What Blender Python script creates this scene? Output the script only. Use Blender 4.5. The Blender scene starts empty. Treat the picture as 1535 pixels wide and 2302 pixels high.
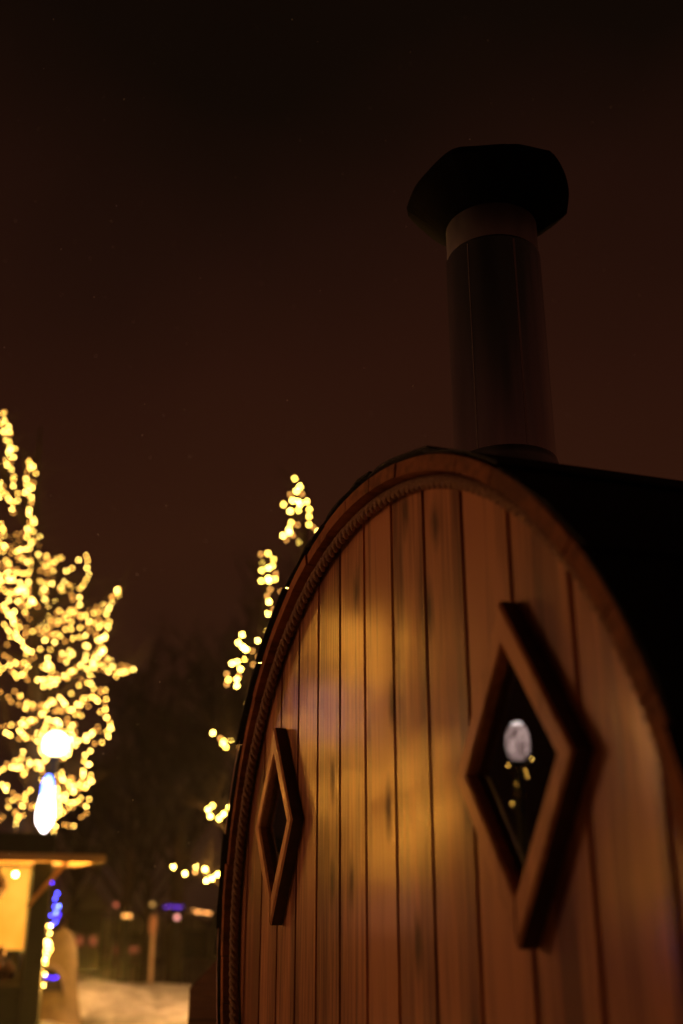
import bpy, bmesh, math, random
from mathutils import Vector, Matrix
random.seed(7)
SC = bpy.context.scene
PI = math.pi
R = math.radians

# ------------------------------------------------------------------ camera
H = 1.30                                   # eye height above the snow
PITCH, FPX, CX, CY = R(20.5474), 2307.7, 767.5, 1151.0
cam_d = bpy.data.cameras.new('camera')
cam = bpy.data.objects.new('camera', cam_d)
SC.collection.objects.link(cam)
SC.camera = cam
cam.location = (0, 0, H)
cam.rotation_euler = (R(90) + PITCH, 0, R(0.06))
cam_d.sensor_fit = 'VERTICAL'
cam_d.sensor_height = 36.0
cam_d.lens = FPX / 2302.0 * 36.0
cam_d.clip_start, cam_d.clip_end = 0.05, 2000
cam_d.dof.use_dof = True
cam_d.dof.focus_distance = 2.2
cam_d.dof.aperture_fstop = 1.82

# ------------------------------------------------------------------ night sky
world = bpy.data.worlds.new('World')
SC.world = world
world.use_nodes = True
wt = world.node_tree
bg = wt.nodes['Background']
tc = wt.nodes.new('ShaderNodeTexCoord')
sx = wt.nodes.new('ShaderNodeSeparateXYZ')
wt.links.new(tc.outputs['Generated'], sx.inputs[0])
cn = wt.nodes.new('ShaderNodeTexNoise')
cn.inputs['Scale'].default_value = 2.2
cn.inputs['Detail'].default_value = 3
wt.links.new(tc.outputs['Generated'], cn.inputs['Vector'])
ma = wt.nodes.new('ShaderNodeMath'); ma.operation = 'MULTIPLY_ADD'
wt.links.new(cn.outputs[0], ma.inputs[0]); ma.inputs[1].default_value = 0.30
wt.links.new(sx.outputs['Z'], ma.inputs[2])
mb = wt.nodes.new('ShaderNodeMath'); mb.operation = 'SUBTRACT'
wt.links.new(ma.outputs[0], mb.inputs[0]); mb.inputs[1].default_value = 0.15
cr = wt.nodes.new('ShaderNodeValToRGB')
wt.links.new(mb.outputs[0], cr.inputs[0])
el = cr.color_ramp.elements
el[0].position = 0.0; el[0].color = (0.018, 0.0060, 0.0040, 1)
el[1].position = 1.0; el[1].color = (0.0012, 0.0008, 0.0004, 1)
for p, c in ((0.16, (0.022, 0.0064, 0.0034)), (0.34, (0.0290, 0.0080, 0.0036)), (0.48, (0.0220, 0.0060, 0.0031)),
             (0.60, (0.0135, 0.0042, 0.0024)), (0.72, (0.0048, 0.0023, 0.0012))):
    e = el.new(p); e.color = (*c, 1)
wt.links.new(cr.outputs[0], bg.inputs['Color'])
bg.inputs['Strength'].default_value = 1.02

SC.view_settings.view_transform = 'Standard'
SC.view_settings.look = 'None'
SC.view_settings.exposure = 0
SC.view_settings.gamma = 1
try:
    SC.cycles.sample_clamp_indirect = 4.0
    SC.cycles.caustics_reflective = False
    SC.cycles.caustics_refractive = False
except Exception:
    pass

# ------------------------------------------------------------------ helpers
COL = SC.collection

def ray(x, y):
    """direction (Y = 1) towards a pixel of the 1535x2302 photograph: used only to find bearings and heights"""
    r = Vector((1, 0, 0)); f = Vector((0, math.cos(PITCH), math.sin(PITCH))); u = Vector((0, -math.sin(PITCH), math.cos(PITCH)))
    return r * ((x - CX) / FPX) - u * ((y - CY) / FPX) + f

def at(x, y, dist):
    d = ray(x, y)
    k = dist / math.hypot(d.x, d.y)
    return Vector((d.x * k, d.y * k, H + d.z * k))

def azel(az, elev, dist):
    a = R(az)
    return Vector((math.sin(a) * dist, math.cos(a) * dist, H + math.tan(R(elev)) * dist))

def mirrored(az, elev, dist):
    """a spot the sauna front mirrors towards the viewer"""
    a = R(az); z = H + math.tan(R(elev)) * dist
    return Vector((1.237 + math.sin(a) * dist, .414 + math.cos(a) * dist, z))

def mat(name, color=(.5, .5, .5), rough=.6, metal=0, emit=None, strength=0, **kw):
    m = bpy.data.materials.new(name); m.use_nodes = True
    b = m.node_tree.nodes['Principled BSDF']
    b.inputs['Base Color'].default_value = (*color, 1)
    b.inputs['Roughness'].default_value = rough
    b.inputs['Metallic'].default_value = metal
    if emit:
        b.inputs['Emission Color'].default_value = (*emit, 1)
        b.inputs['Emission Strength'].default_value = strength
    for k, v in kw.items():
        b.inputs[k].default_value = v
    return m

def noisy(m, c1, c2, scale=8, bump=0.0, stretch=(1, 1, 1), detail=5, rlo=None, rhi=None, coord='Object'):
    nt = m.node_tree; b = nt.nodes['Principled BSDF']
    t = nt.nodes.new('ShaderNodeTexCoord'); mp = nt.nodes.new('ShaderNodeMapping')
    mp.inputs['Scale'].default_value = stretch
    nt.links.new(t.outputs[coord], mp.inputs[0])
    n = nt.nodes.new('ShaderNodeTexNoise'); n.inputs['Scale'].default_value = scale; n.inputs['Detail'].default_value = detail
    nt.links.new(mp.outputs[0], n.inputs['Vector'])
    r = nt.nodes.new('ShaderNodeValToRGB')
    r.color_ramp.elements[0].position = .3; r.color_ramp.elements[1].position = .72
    r.color_ramp.elements[0].color = (*c1, 1); r.color_ramp.elements[1].color = (*c2, 1)
    nt.links.new(n.outputs[0], r.inputs[0]); nt.links.new(r.outputs[0], b.inputs['Base Color'])
    if bump:
        bp = nt.nodes.new('ShaderNodeBump'); bp.inputs['Strength'].default_value = bump; bp.inputs['Distance'].default_value = .02
        nt.links.new(n.outputs[0], bp.inputs['Height']); nt.links.new(bp.outputs[0], b.inputs['Normal'])
    if rlo is not None:
        mr = nt.nodes.new('ShaderNodeMapRange'); mr.inputs['To Min'].default_value = rlo; mr.inputs['To Max'].default_value = rhi
        nt.links.new(n.outputs[0], mr.inputs[0]); nt.links.new(mr.outputs[0], b.inputs['Roughness'])
    return m

def obj(name, bm, m=None, parent=None, smooth=False):
    me = bpy.data.meshes.new(name)
    bm.normal_update()
    bm.to_mesh(me); bm.free()
    if m:
        for q in (m if isinstance(m, (list, tuple)) else [m]):
            me.materials.append(q)
    if smooth:
        for p in me.polygons: p.use_smooth = True
    o = bpy.data.objects.new(name, me); COL.objects.link(o)
    if parent: o.parent = parent
    return o

def tag(o, label=None, cat=None, group=None, kind=None):
    if label: o['label'] = label
    if cat: o['category'] = cat
    if group: o['group'] = group
    if kind: o['kind'] = kind
    return o

def empty(name, loc=(0, 0, 0), rz=0):
    o = bpy.data.objects.new(name, None); COL.objects.link(o)
    o.location = loc; o.rotation_euler = (0, 0, rz); o.empty_display_size = .2
    return o

def B(): return bmesh.new()

def box(bm, c, s, rot=None, bevel=0):
    r = bmesh.ops.create_cube(bm, size=1)
    vs = r['verts']
    M = Matrix.Translation(Vector(c)) @ (rot.to_4x4() if rot else Matrix.Identity(4)) @ Matrix.Diagonal((*s, 1))
    bmesh.ops.transform(bm, matrix=M, verts=vs)
    if bevel:
        es = list({e for v in vs for e in v.link_edges})
        bmesh.ops.bevel(bm, geom=es, offset=bevel, segments=2, affect='EDGES', profile=.5)
    return vs

def tube(bm, pts, r, n=8, cap=True, closed=False):
    """swept tube, r a number or a list"""
    pts = [Vector(p) for p in pts]
    k = len(pts)
    rs = r if isinstance(r, (list, tuple)) else [r] * k
    rings = []
    up = Vector((0, 0, 1))
    prev = None
    for i, p in enumerate(pts):
        if closed: t = pts[(i + 1) % k] - pts[i - 1]
        else: t = pts[min(i + 1, k - 1)] - pts[max(i - 1, 0)]
        if t.length < 1e-9: t = Vector((0, 0, 1))
        t.normalize()
        if prev is None:
            a = t.cross(up)
            if a.length < .05: a = t.cross(Vector((1, 0, 0)))
        else:
            a = prev - t * prev.dot(t)
            if a.length < 1e-6: a = t.cross(up)
        a.normalize(); prev = a
        b = t.cross(a)
        rings.append([bm.verts.new(p + (a * math.cos(2 * PI * j / n) + b * math.sin(2 * PI * j / n)) * rs[i]) for j in range(n)])
    for i in range(k if closed else k - 1):
        A, C = rings[i], rings[(i + 1) % k]
        for j in range(n):
            bm.faces.new((A[j], A[(j + 1) % n], C[(j + 1) % n], C[j]))
    if cap and not closed:
        bm.faces.new(rings[0][::-1]); bm.faces.new(rings[-1])
    return rings

def lathe(bm, prof, n=32, c=(0, 0, 0), capb=False, capt=False):
    rings = []
    for r, z in prof:
        rings.append([bm.verts.new((c[0] + r * math.cos(2 * PI * j / n), c[1] + r * math.sin(2 * PI * j / n), c[2] + z)) for j in range(n)])
    for A, C in zip(rings, rings[1:]):
        for j in range(n):
            bm.faces.new((A[j], A[(j + 1) % n], C[(j + 1) % n], C[j]))
    if capb: bm.faces.new(rings[0][::-1])
    if capt: bm.faces.new(rings[-1])
    return rings

def prism(bm, outline, y0, y1):
    """outline in XZ extruded along Y"""
    a = [bm.verts.new((x, y0, z)) for x, z in outline]; b = [bm.verts.new((x, y1, z)) for x, z in outline]
    n = len(a)
    bm.faces.new(a); bm.faces.new(b[::-1])
    for i in range(n):
        bm.faces.new((a[(i + 1) % n], a[i], b[i], b[(i + 1) % n]))

# ------------------------------------------------------------------ materials
SEAM0, PLANK = 3.026 + 0, 0.15          # plank seams at local x = PLANK * (n - SEAM0)

def wood_mat(name, light, dark, rough=(.22, .45), coat=.5, seams=True, grain=(34, 34, 1.1), knots=True, axis='Z', bump=.25):
    m = bpy.data.materials.new(name); m.use_nodes = True
    nt = m.node_tree; b = nt.nodes['Principled BSDF']; L = nt.links.new; N = nt.nodes.new
    t = N('ShaderNodeTexCoord'); s = N('ShaderNodeSeparateXYZ'); L(t.outputs['Object'], s.inputs[0])
    def math_(op, a, bb=None, c=None):
        q = N('ShaderNodeMath'); q.operation = op
        for i, v in enumerate((a, bb, c)):
            if v is None: continue
            if isinstance(v, (int, float)): q.inputs[i].default_value = v
            else: L(v, q.inputs[i])
        return q.outputs[0]
    pid = math_('FLOOR', math_('ADD', math_('DIVIDE', s.outputs['X'], PLANK), SEAM0)) if seams else 0.0
    wn = N('ShaderNodeTexWhiteNoise'); wn.noise_dimensions = '1D'
    if seams: L(pid, wn.inputs['W'])
    rnd = wn.outputs['Value']
    off = N('ShaderNodeCombineXYZ')
    L(math_('MULTIPLY', rnd, 13.0), off.inputs['Z']); L(math_('MULTIPLY', rnd, 7.0), off.inputs['Y'])
    va = N('ShaderNodeVectorMath'); va.operation = 'ADD'; L(t.outputs['Object'], va.inputs[0]); L(off.outputs[0], va.inputs[1])
    mp = N('ShaderNodeMapping'); mp.inputs['Scale'].default_value = grain; L(va.outputs[0], mp.inputs[0])
    n1 = N('ShaderNodeTexNoise'); n1.inputs['Scale'].default_value = 1.0; n1.inputs['Detail'].default_value = 7; n1.inputs['Roughness'].default_value = .62; n1.inputs['Distortion'].default_value = .6
    L(mp.outputs[0], n1.inputs['Vector'])
    mp2 = N('ShaderNodeMapping'); mp2.inputs['Scale'].default_value = tuple(g * .22 for g in grain); L(va.outputs[0], mp2.inputs[0])
    n2 = N('ShaderNodeTexNoise'); n2.inputs['Scale'].default_value = 1.0; n2.inputs['Detail'].default_value = 3
    L(mp2.outputs[0], n2.inputs['Vector'])
    f = math_('ADD', math_('MULTIPLY', n1.outputs[0], .55), math_('MULTIPLY', n2.outputs[0], .75))
    f = math_('ADD', f, math_('MULTIPLY', math_('SUBTRACT', rnd, .5), .20))
    mp3 = N('ShaderNodeMapping'); mp3.inputs['Scale'].default_value = (grain[0] * 4, grain[1] * 4, grain[2] * 5); L(va.outputs[0], mp3.inputs[0])
    n3 = N('ShaderNodeTexNoise'); n3.inputs['Scale'].default_value = 1.0; n3.inputs['Detail'].default_value = 4; L(mp3.outputs[0], n3.inputs['Vector'])
    f = math_('ADD', f, math_('MULTIPLY', math_('SUBTRACT', n3.outputs[0], .5), .45))
    r = N('ShaderNodeValToRGB'); r.color_ramp.elements[0].position = .52; r.color_ramp.elements[1].position = .76
    r.color_ramp.elements[0].color = (*dark, 1); r.color_ramp.elements[1].color = (*light, 1)
    L(f, r.inputs[0])
    colr = r.outputs[0]
    hgt = f
    if knots:
        sv = N('ShaderNodeSeparateXYZ'); L(va.outputs[0], sv.inputs[0]); cv = N('ShaderNodeCombineXYZ')
        L(math_('MULTIPLY', sv.outputs['X'], 6.667), cv.inputs[0]); L(math_('MULTIPLY', sv.outputs['Z'], 2.6), cv.inputs[1])
        mk = cv
        nd = N('ShaderNodeTexNoise'); nd.inputs['Scale'].default_value = 9; nd.inputs['Detail'].default_value = 3; L(mk.outputs[0], nd.inputs['Vector'])
        mx0 = N('ShaderNodeMixRGB'); mx0.inputs[0].default_value = .09; L(mk.outputs[0], mx0.inputs[1]); L(nd.outputs['Color'], mx0.inputs[2])
        vo = N('ShaderNodeTexVoronoi'); vo.voronoi_dimensions = '2D'; vo.inputs['Scale'].default_value = 1.0; vo.inputs['Randomness'].default_value = 1; L(mx0.outputs[0], vo.inputs['Vector'])
        kk = N('ShaderNodeMapRange'); kk.inputs['From Min'].default_value = .03; kk.inputs['From Max'].default_value = .15
        kk.inputs['To Min'].default_value = 1; kk.inputs['To Max'].default_value = 0; L(vo.outputs['Distance'], kk.inputs[0])
        wk = N('ShaderNodeSeparateColor'); L(vo.outputs['Color'], wk.inputs[0])
        keep = math_('GREATER_THAN', wk.outputs[0], .12)
        mx = N('ShaderNodeMixRGB'); L(math_('MULTIPLY', math_('MULTIPLY', kk.outputs[0], keep), .82), mx.inputs[0])
        L(colr, mx.inputs[1]); mx.inputs[2].default_value = (dark[0] * .22, dark[1] * .2, dark[2] * .2, 1)
        colr = mx.outputs[0]
        kfac = math_('MULTIPLY', kk.outputs[0], keep)
        L(math_('MULTIPLY', math_('SUBTRACT', 1.0, kfac), coat), b.inputs['Coat Weight'])
    L(colr, b.inputs['Base Color'])
    rr = N('ShaderNodeMapRange'); rr.inputs['To Min'].default_value = rough[0]; rr.inputs['To Max'].default_value = rough[1]
    L(n2.outputs[0], rr.inputs[0]); L(rr.outputs[0], b.inputs['Roughness'])
    if not knots: b.inputs['Coat Weight'].default_value = coat
    b.inputs['Metallic'].default_value = 0; b.inputs['Coat Roughness'].default_value = .15
    b.inputs['Specular IOR Level'].default_value = .14
    # cupping of each board plus raised grain
    bp = N('ShaderNodeBump'); bp.inputs['Strength'].default_value = bump; bp.inputs['Distance'].default_value = .004
    L(hgt, bp.inputs['Height']); L(bp.outputs[0], b.inputs['Normal'])
    bp2 = N('ShaderNodeBump'); bp2.inputs['Strength'].default_value = bump * .6; bp2.inputs['Distance'].default_value = .004
    L(n2.outputs[0], bp2.inputs['Height']); L(bp2.outputs[0], b.inputs['Coat Normal'])
    return m

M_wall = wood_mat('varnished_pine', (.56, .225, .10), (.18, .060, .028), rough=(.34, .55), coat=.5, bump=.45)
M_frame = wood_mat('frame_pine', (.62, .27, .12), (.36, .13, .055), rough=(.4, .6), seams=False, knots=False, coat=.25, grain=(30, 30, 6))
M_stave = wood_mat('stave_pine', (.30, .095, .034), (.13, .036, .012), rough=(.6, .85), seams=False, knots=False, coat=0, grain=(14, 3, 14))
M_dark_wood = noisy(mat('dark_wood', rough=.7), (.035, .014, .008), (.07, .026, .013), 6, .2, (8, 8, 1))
M_shingle = noisy(mat('black_felt', rough=.95), (.006, .005, .0048), (.018, .015, .013), 60, .5)
M_rope = noisy(mat('jute_rope', rough=.95), (.20, .10, .055), (.34, .19, .12), 160, .4)
M_metal_edge = noisy(mat('tin_edging', rough=.35, metal=1), (.35, .2, .14), (.55, .36, .25), 30)
M_pipe = noisy(mat('dark_flue', rough=.28, metal=.95), (.55, .50, .54), (.78, .74, .76), 3, .02, (6, 6, .5), rlo=.07, rhi=.16)
M_collar = noisy(mat('brushed_flue', rough=.4, metal=.9), (.46, .43, .44), (.62, .58, .58), 5, .02, (4, 4, 1), rlo=.3, rhi=.5)
M_cap = noisy(mat('black_cap', rough=1, **{'Specular IOR Level': .05}), (.003, .003, .003), (.006, .0055, .005), 20, .1)  # near-black all over with faint mottling
M_snow = None

def snow_mat(name, c1=(.62, .62, .66), c2=(.82, .82, .85), bump=.5, scale=1.2):
    m = bpy.data.materials.new(name); m.use_nodes = True
    nt = m.node_tree; b = nt.nodes['Principled BSDF']; L = nt.links.new; N = nt.nodes.new
    t = N('ShaderNodeTexCoord')
    n = N('ShaderNodeTexNoise'); n.inputs['Scale'].default_value = scale; n.inputs['Detail'].default_value = 9; n.inputs['Roughness'].default_value = .65
    L(t.outputs['Object'], n.inputs['Vector'])
    r = N('ShaderNodeValToRGB'); r.color_ramp.elements[0].position = .35; r.color_ramp.elements[1].position = .6
    r.color_ramp.elements[0].color = (*c1, 1); r.color_ramp.elements[1].color = (*c2, 1)
    L(n.outputs[0], r.inputs[0]); L(r.outputs[0], b.inputs['Base Color'])
    b.inputs['Roughness'].default_value = .6
    bp = N('ShaderNodeBump'); bp.inputs['Strength'].default_value = bump; bp.inputs['Distance'].default_value = .25
    L(n.outputs[0], bp.inputs['Height']); L(bp.outputs[0], b.inputs['Normal'])
    return m
M_snow = snow_mat('trodden_snow', (.34, .32, .33), (.84, .83, .85), .8, 2.2)
M_ground = snow_mat('thawed_ground', (.03, .02, .015), (.42, .40, .42), .4, .11)
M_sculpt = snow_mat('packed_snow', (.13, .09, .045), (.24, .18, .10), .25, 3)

M_glass = bpy.data.materials.new('window_glass'); M_glass.use_nodes = True
nt = M_glass.node_tree; nt.nodes.clear()
go = nt.nodes.new('ShaderNodeOutputMaterial'); gm = nt.nodes.new('ShaderNodeMixShader'); gt = nt.nodes.new('ShaderNodeBsdfTransparent'); gg = nt.nodes.new('ShaderNodeBsdfGlossy')
gf = nt.nodes.new('ShaderNodeFresnel'); gf.inputs[0].default_value = 1.75
gg.inputs['Roughness'].default_value = 0.0; gt.inputs[0].default_value = (.75, .74, .72, 1)
nt.links.new(gf.outputs[0], gm.inputs[0]); nt.links.new(gt.outputs[0], gm.inputs[1]); nt.links.new(gg.outputs[0], gm.inputs[2]); nt.links.new(gm.outputs[0], go.inputs[0])

def bulb_mat(name, color, s):
    m = bpy.data.materials.new(name); m.use_nodes = True
    nt = m.node_tree; nt.nodes.clear()
    o = nt.nodes.new('ShaderNodeOutputMaterial'); e = nt.nodes.new('ShaderNodeEmission')
    e.inputs[0].default_value = (*color, 1); e.inputs[1].default_value = s
    nt.links.new(e.outputs[0], o.inputs[0]); return m
WARM = (1.0, .62, .12)
M_b = [bulb_mat('bulb_bright', (1, .60, .12), 52), bulb_mat('bulb_mid', (1, .54, .09), 30), bulb_mat('bulb_dim', (1, .42, .07), 11)]
M_bw = [bulb_mat('bulb_white_bright', (1, .68, .12), 62), bulb_mat('bulb_white_mid', (1, .64, .10), 34), bulb_mat('bulb_white_dim', (1, .44, .09), 8)]
M_blue = [bulb_mat('bulb_blue', (.05, .05, 1), 34), bulb_mat('bulb_blue_pale', (.09, .13, 1), 55), bulb_mat('bulb_blue_dim', (.06, .02, 1), 12)]
M_wire = mat('dark_wire', (.01, .012, .01), .6)
M_bark = noisy(mat('bark', rough=.9), (.02, .012, .008), (.055, .032, .02), 14, .6, (3, 3, 1))
M_twig = mat('bare_twigs', (.010, .006, .005), .9)

# ================================================================== SETTING
def ground_h(x, y):
    r = math.hypot(x, y)
    h = 0.0
    if r > 3:
        h += .05 * math.sin(x * 1.3 + 1) * math.sin(y * .9) * min(1, (r - 3) / 4)
        h += .03 * math.sin(x * 3.1 + y * 1.7) * min(1, (r - 3) / 4)
    k = max(0, min(1, (r - 16.5) / 10))
    h -= 1.35 * k * k * (3 - 2 * k)
    h -= max(0, min(3, (r - 27) * .02))
    return h

bm = B()
rings = [0, 1, 2, 3, 4, 5, 6, 7, 8, 9, 10, 10.6, 11.2, 11.8, 12.4, 13, 13.6, 14.2, 14.8, 15.4, 16, 16.6, 17.2, 18, 19, 20, 22, 24, 26, 28, 32, 38, 46, 60, 90, 150, 300]
NA = 180
prev = None
for r in rings:
    ring = []
    for j in range(NA):
        a = 2 * PI * j / NA
        x, y = r * math.sin(a), r * math.cos(a)
        ring.append(bm.verts.new((x, y, ground_h(x, y))) if (r > 0 or j == 0) else ring[0])
    if prev:
        for j in range(NA):
            q = [prev[j], prev[(j + 1) % NA], ring[(j + 1) % NA], ring[j]]
            q = list(dict.fromkeys(q))
            bm.faces.new(q[::-1])
    prev = ring
bmesh.ops.recalc_face_normals(bm, faces=bm.faces)
g = obj('ground', bm, [M_snow, M_ground], smooth=True)
for p in g.data.polygons:
    if math.hypot(p.center.x, p.center.y) > 17.4: p.material_index = 1
tag(g, kind='structure')

# heaps and ruts of shovelled snow on the near field
bm = B()
rs = random.Random(3)
for i in range(60):
    az = rs.uniform(-24, 0); d = rs.uniform(10.6, 16.4)
    p = azel(az, 0, d)
    rr = rs.uniform(.18, .55)
    c = bmesh.ops.create_icosphere(bm, subdivisions=2, radius=1)['verts']
    for v in c:
        v.co *= 1 + rs.uniform(-.12, .12)
    bmesh.ops.transform(bm, matrix=Matrix.Translation((p.x, p.y, ground_h(p.x, p.y) - .02)) @ Matrix.Rotation(rs.uniform(0, 3), 4, 'Z') @ Matrix.Diagonal((rr * 1.5, rr, rr * rs.uniform(.16, .34), 1)), verts=c)
# the crest where the field breaks off
for i in range(46):
    az = -24 + i * .42
    p = azel(az, 0, 16.3 + rs.uniform(-.3, .3))
    c = bmesh.ops.create_icosphere(bm, subdivisions=2, radius=1)['verts']
    hh = .20 if az > -14 else .34
    bmesh.ops.transform(bm, matrix=Matrix.Translation((p.x, p.y, -.06)) @ Matrix.Diagonal((.5, .8, hh * rs.uniform(.45, 1.1), 1)), verts=c)
for (px, d_, w_, h_) in ((215, 15.0, .8, .30), (185, 13.8, .5, .34), (340, 16.3, .9, .16), (400, 16.2, .8, .12), (165, 13.2, .42, .30), (205, 14.5, .75, .24), (250, 15.4, .8, .22), (130, 12.6, .4, .22), (95, 12.0, .5, .2), (300, 15.8, .9, .12)):
    p = at(px, 2016, d_)
    c = bmesh.ops.create_icosphere(bm, subdivisions=3, radius=1)['verts']
    for v in c: v.co *= 1 + .09 * math.sin(v.co.x * 7 + px) * math.cos(v.co.y * 6)
    bmesh.ops.transform(bm, matrix=Matrix.Translation((p.x, p.y, -.02)) @ Matrix.Diagonal((w_, w_ * .8, h_, 1)), verts=c)
tag(obj('snow_heaps', bm, M_snow, smooth=True), kind='stuff', label='uneven trodden snow lit yellow left of the sauna', cat='snow')

# ================================================================== BARREL SAUNA
TH = R(18.5056); CU, CZ, D0 = -1.8114, -0.0861, 0.6524
RH, RV, TS, OV = 0.9697, 0.7911, 0.0444, 0.0401
ux = Vector((math.sin(TH), -math.cos(TH), 0)); uy = Vector((math.cos(TH), math.sin(TH), 0))
base = ux * CU + uy * D0
LEN = 2.5
ZC = H + CZ                       # barrel centre above the ground
S = empty('barrel_sauna', (base.x, base.y, 0), TH - PI / 2)
tag(S, 'varnished pine barrel sauna with diamond windows, rope trim and dark flue', 'sauna')
WZ = 0.1572 + H                   # window centre height
WC = {-1: -.559, 1: .610}                 # window centres from the sauna's axis
A0, B0, AI, BI = 0.1604, 0.2164, 0.1234, 0.1557

WR = .012
def ztop(x): return ZC + (RV + WR) * math.sqrt(max(0, 1 - (x / (RH + WR)) ** 2))
def zbot(x): return ZC - (RV + WR) * math.sqrt(max(0, 1 - (x / (RH + WR)) ** 2))
HA, HB = .139, .182               # opening cut in the wall
def hole(x):
    for s in (-1, 1):
        d = abs(x - WC[s])
        if d < HA: return HB * (1 - d / HA)
    return None
xs = set()
n = -4
GW, GD = .0065, .011
while PLANK * (n - SEAM0) < RH:
    x = PLANK * (n - SEAM0)
    for q in (x - GW, x - .0016, x + .0016, x + GW):
        if -RH < q < RH: xs.add(round(q, 5))
    for k in range(1, 8): 
        q = x + PLANK * k / 8
        if -RH < q < RH: xs.add(round(q, 5))
    n += 1
for s in (-1, 1):
    for q in (-HA, 0, HA): xs.add(round(WC[s] + q, 5))
xs |= {-RH - WR + .0005, RH + WR - .0005, -RH + .0005, RH - .0005}
xs = sorted(xs)
def depth(x):
    f = (x / PLANK + SEAM0); d = abs(f - round(f)) * PLANK
    if d <= .0025: return GD
    if d >= GW - .0002: return 0.0
    return GD * .75 * (1 - (d - .0016) / (GW - .0016))
def fwall(bm, x0, x1, lo0, hi0, lo1, hi1):
    nseg = 1
    vs = [bm.verts.new((x0, depth(x0), lo0)), bm.verts.new((x1, depth(x1), lo1)), bm.verts.new((x1, depth(x1), hi1)), bm.verts.new((x0, depth(x0), hi0))]
    bm.faces.new(vs)
bm = B()
for x0, x1 in zip(xs, xs[1:]):
    xm = (x0 + x1) / 2
    if hole(xm) is None:
        fwall(bm, x0, x1, zbot(x0), ztop(x0), zbot(x1), ztop(x1))
    else:
        h0 = hole(x0) or 0; h1 = hole(x1) or 0
        fwall(bm, x0, x1, zbot(x0), WZ - h0, zbot(x1), WZ - h1)
        fwall(bm, x0, x1, WZ + h0, ztop(x0), WZ + h1, ztop(x1))
bmesh.ops.remove_doubles(bm, verts=bm.verts, dist=1e-5)
obj('front_wall', bm, M_wall, S)

# inner skin of the front wall (gives the wall its thickness seen through the windows)
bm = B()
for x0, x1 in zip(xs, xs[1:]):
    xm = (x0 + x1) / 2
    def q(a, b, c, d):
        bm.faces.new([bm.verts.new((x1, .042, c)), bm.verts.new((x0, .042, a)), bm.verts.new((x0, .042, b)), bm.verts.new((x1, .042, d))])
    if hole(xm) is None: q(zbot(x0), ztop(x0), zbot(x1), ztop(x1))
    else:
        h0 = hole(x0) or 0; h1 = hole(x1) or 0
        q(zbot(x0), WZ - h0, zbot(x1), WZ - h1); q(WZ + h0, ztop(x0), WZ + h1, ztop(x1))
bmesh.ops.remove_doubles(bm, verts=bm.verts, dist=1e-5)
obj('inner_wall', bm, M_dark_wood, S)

# staves: separate boards bent into the oval shell, standing proud of the front wall
TAPER = 0.0
def oval(a, r, y, drop=0):
    k = 1 - TAPER * max(0, y) / LEN
    return Vector(((RH + r) * math.sin(a) * k, y, ZC + (RV + r) * math.cos(a) * k - drop))
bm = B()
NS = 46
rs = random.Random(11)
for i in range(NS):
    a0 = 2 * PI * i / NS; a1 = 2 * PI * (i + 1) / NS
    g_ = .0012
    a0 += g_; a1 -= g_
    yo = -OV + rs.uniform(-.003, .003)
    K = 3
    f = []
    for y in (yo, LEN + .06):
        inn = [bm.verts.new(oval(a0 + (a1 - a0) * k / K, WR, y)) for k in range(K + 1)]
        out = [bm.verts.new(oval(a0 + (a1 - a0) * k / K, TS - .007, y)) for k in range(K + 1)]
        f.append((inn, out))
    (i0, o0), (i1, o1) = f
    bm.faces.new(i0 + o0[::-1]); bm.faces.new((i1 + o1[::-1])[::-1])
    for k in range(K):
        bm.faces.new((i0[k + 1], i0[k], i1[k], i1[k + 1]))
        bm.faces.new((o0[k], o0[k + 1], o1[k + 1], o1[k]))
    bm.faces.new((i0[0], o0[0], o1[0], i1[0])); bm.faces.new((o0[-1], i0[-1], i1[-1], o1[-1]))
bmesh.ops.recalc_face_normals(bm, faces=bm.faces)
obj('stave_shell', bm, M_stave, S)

# roofing felt laid in overlapping courses, ends slightly ragged
bm = B()
NC = 15
rs = random.Random(5)
AM = R(122)
for i in range(NC):
    a0 = -AM + 2 * AM * i / NC; a1 = -AM + 2 * AM * (i + 1) / NC
    up = 1 if (a0 + a1) / 2 < 0 else -1          # each course laps over the one below
    yo = -OV - .004 + rs.uniform(-.010, .004)
    K = 5
    top, bot = [], []
    ys = [yo] + [yo + (LEN + .07 - yo) * j / 6 for j in range(1, 7)]
    for y in ys:
        t_, b_ = [], []
        for k in range(K + 1):
            a = a0 + (a1 - a0) * k / K
            q = (k / K) if up > 0 else 1 - k / K  # 0 at the lower edge
            lift = .009 * (1 - q) + .0015 + (rs.uniform(-.001, .0015))
            t_.append(bm.verts.new(oval(a, TS - .007 + lift + .003, y + (rs.uniform(-.003, .003) if y == yo else 0))))
            b_.append(bm.verts.new(oval(a, TS - .007 + lift - .0005, y)))
        top.append(t_); bot.append(b_)
    for r0, r1 in zip(range(6), range(1, 7)):
        for k in range(K):
            bm.faces.new((top[r0][k], top[r0][k + 1], top[r1][k + 1], top[r1][k]))
            bm.faces.new((bot[r0][k + 1], bot[r0][k], bot[r1][k], bot[r1][k + 1]))
    for k in range(K): bm.faces.new((top[0][k + 1], top[0][k], bot[0][k], bot[0][k + 1]))
    e = 0 if up > 0 else K
    for r0, r1 in zip(range(6), range(1, 7)):
        bm.faces.new((top[r0][e], top[r1][e], bot[r1][e], bot[r0][e]))
bmesh.ops.recalc_face_normals(bm, faces=bm.faces)
roof = obj('felt_roof', bm, M_shingle, S)

# thin tin drip edge seen along the far side
bm = B()
pts = [oval(-R(168) + R(132) * i / 60, TS + .0035, -OV - .006) for i in range(61)]
tube(bm, pts, .0016, 6)
obj('drip_edge', bm, M_metal_edge, S)

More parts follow.
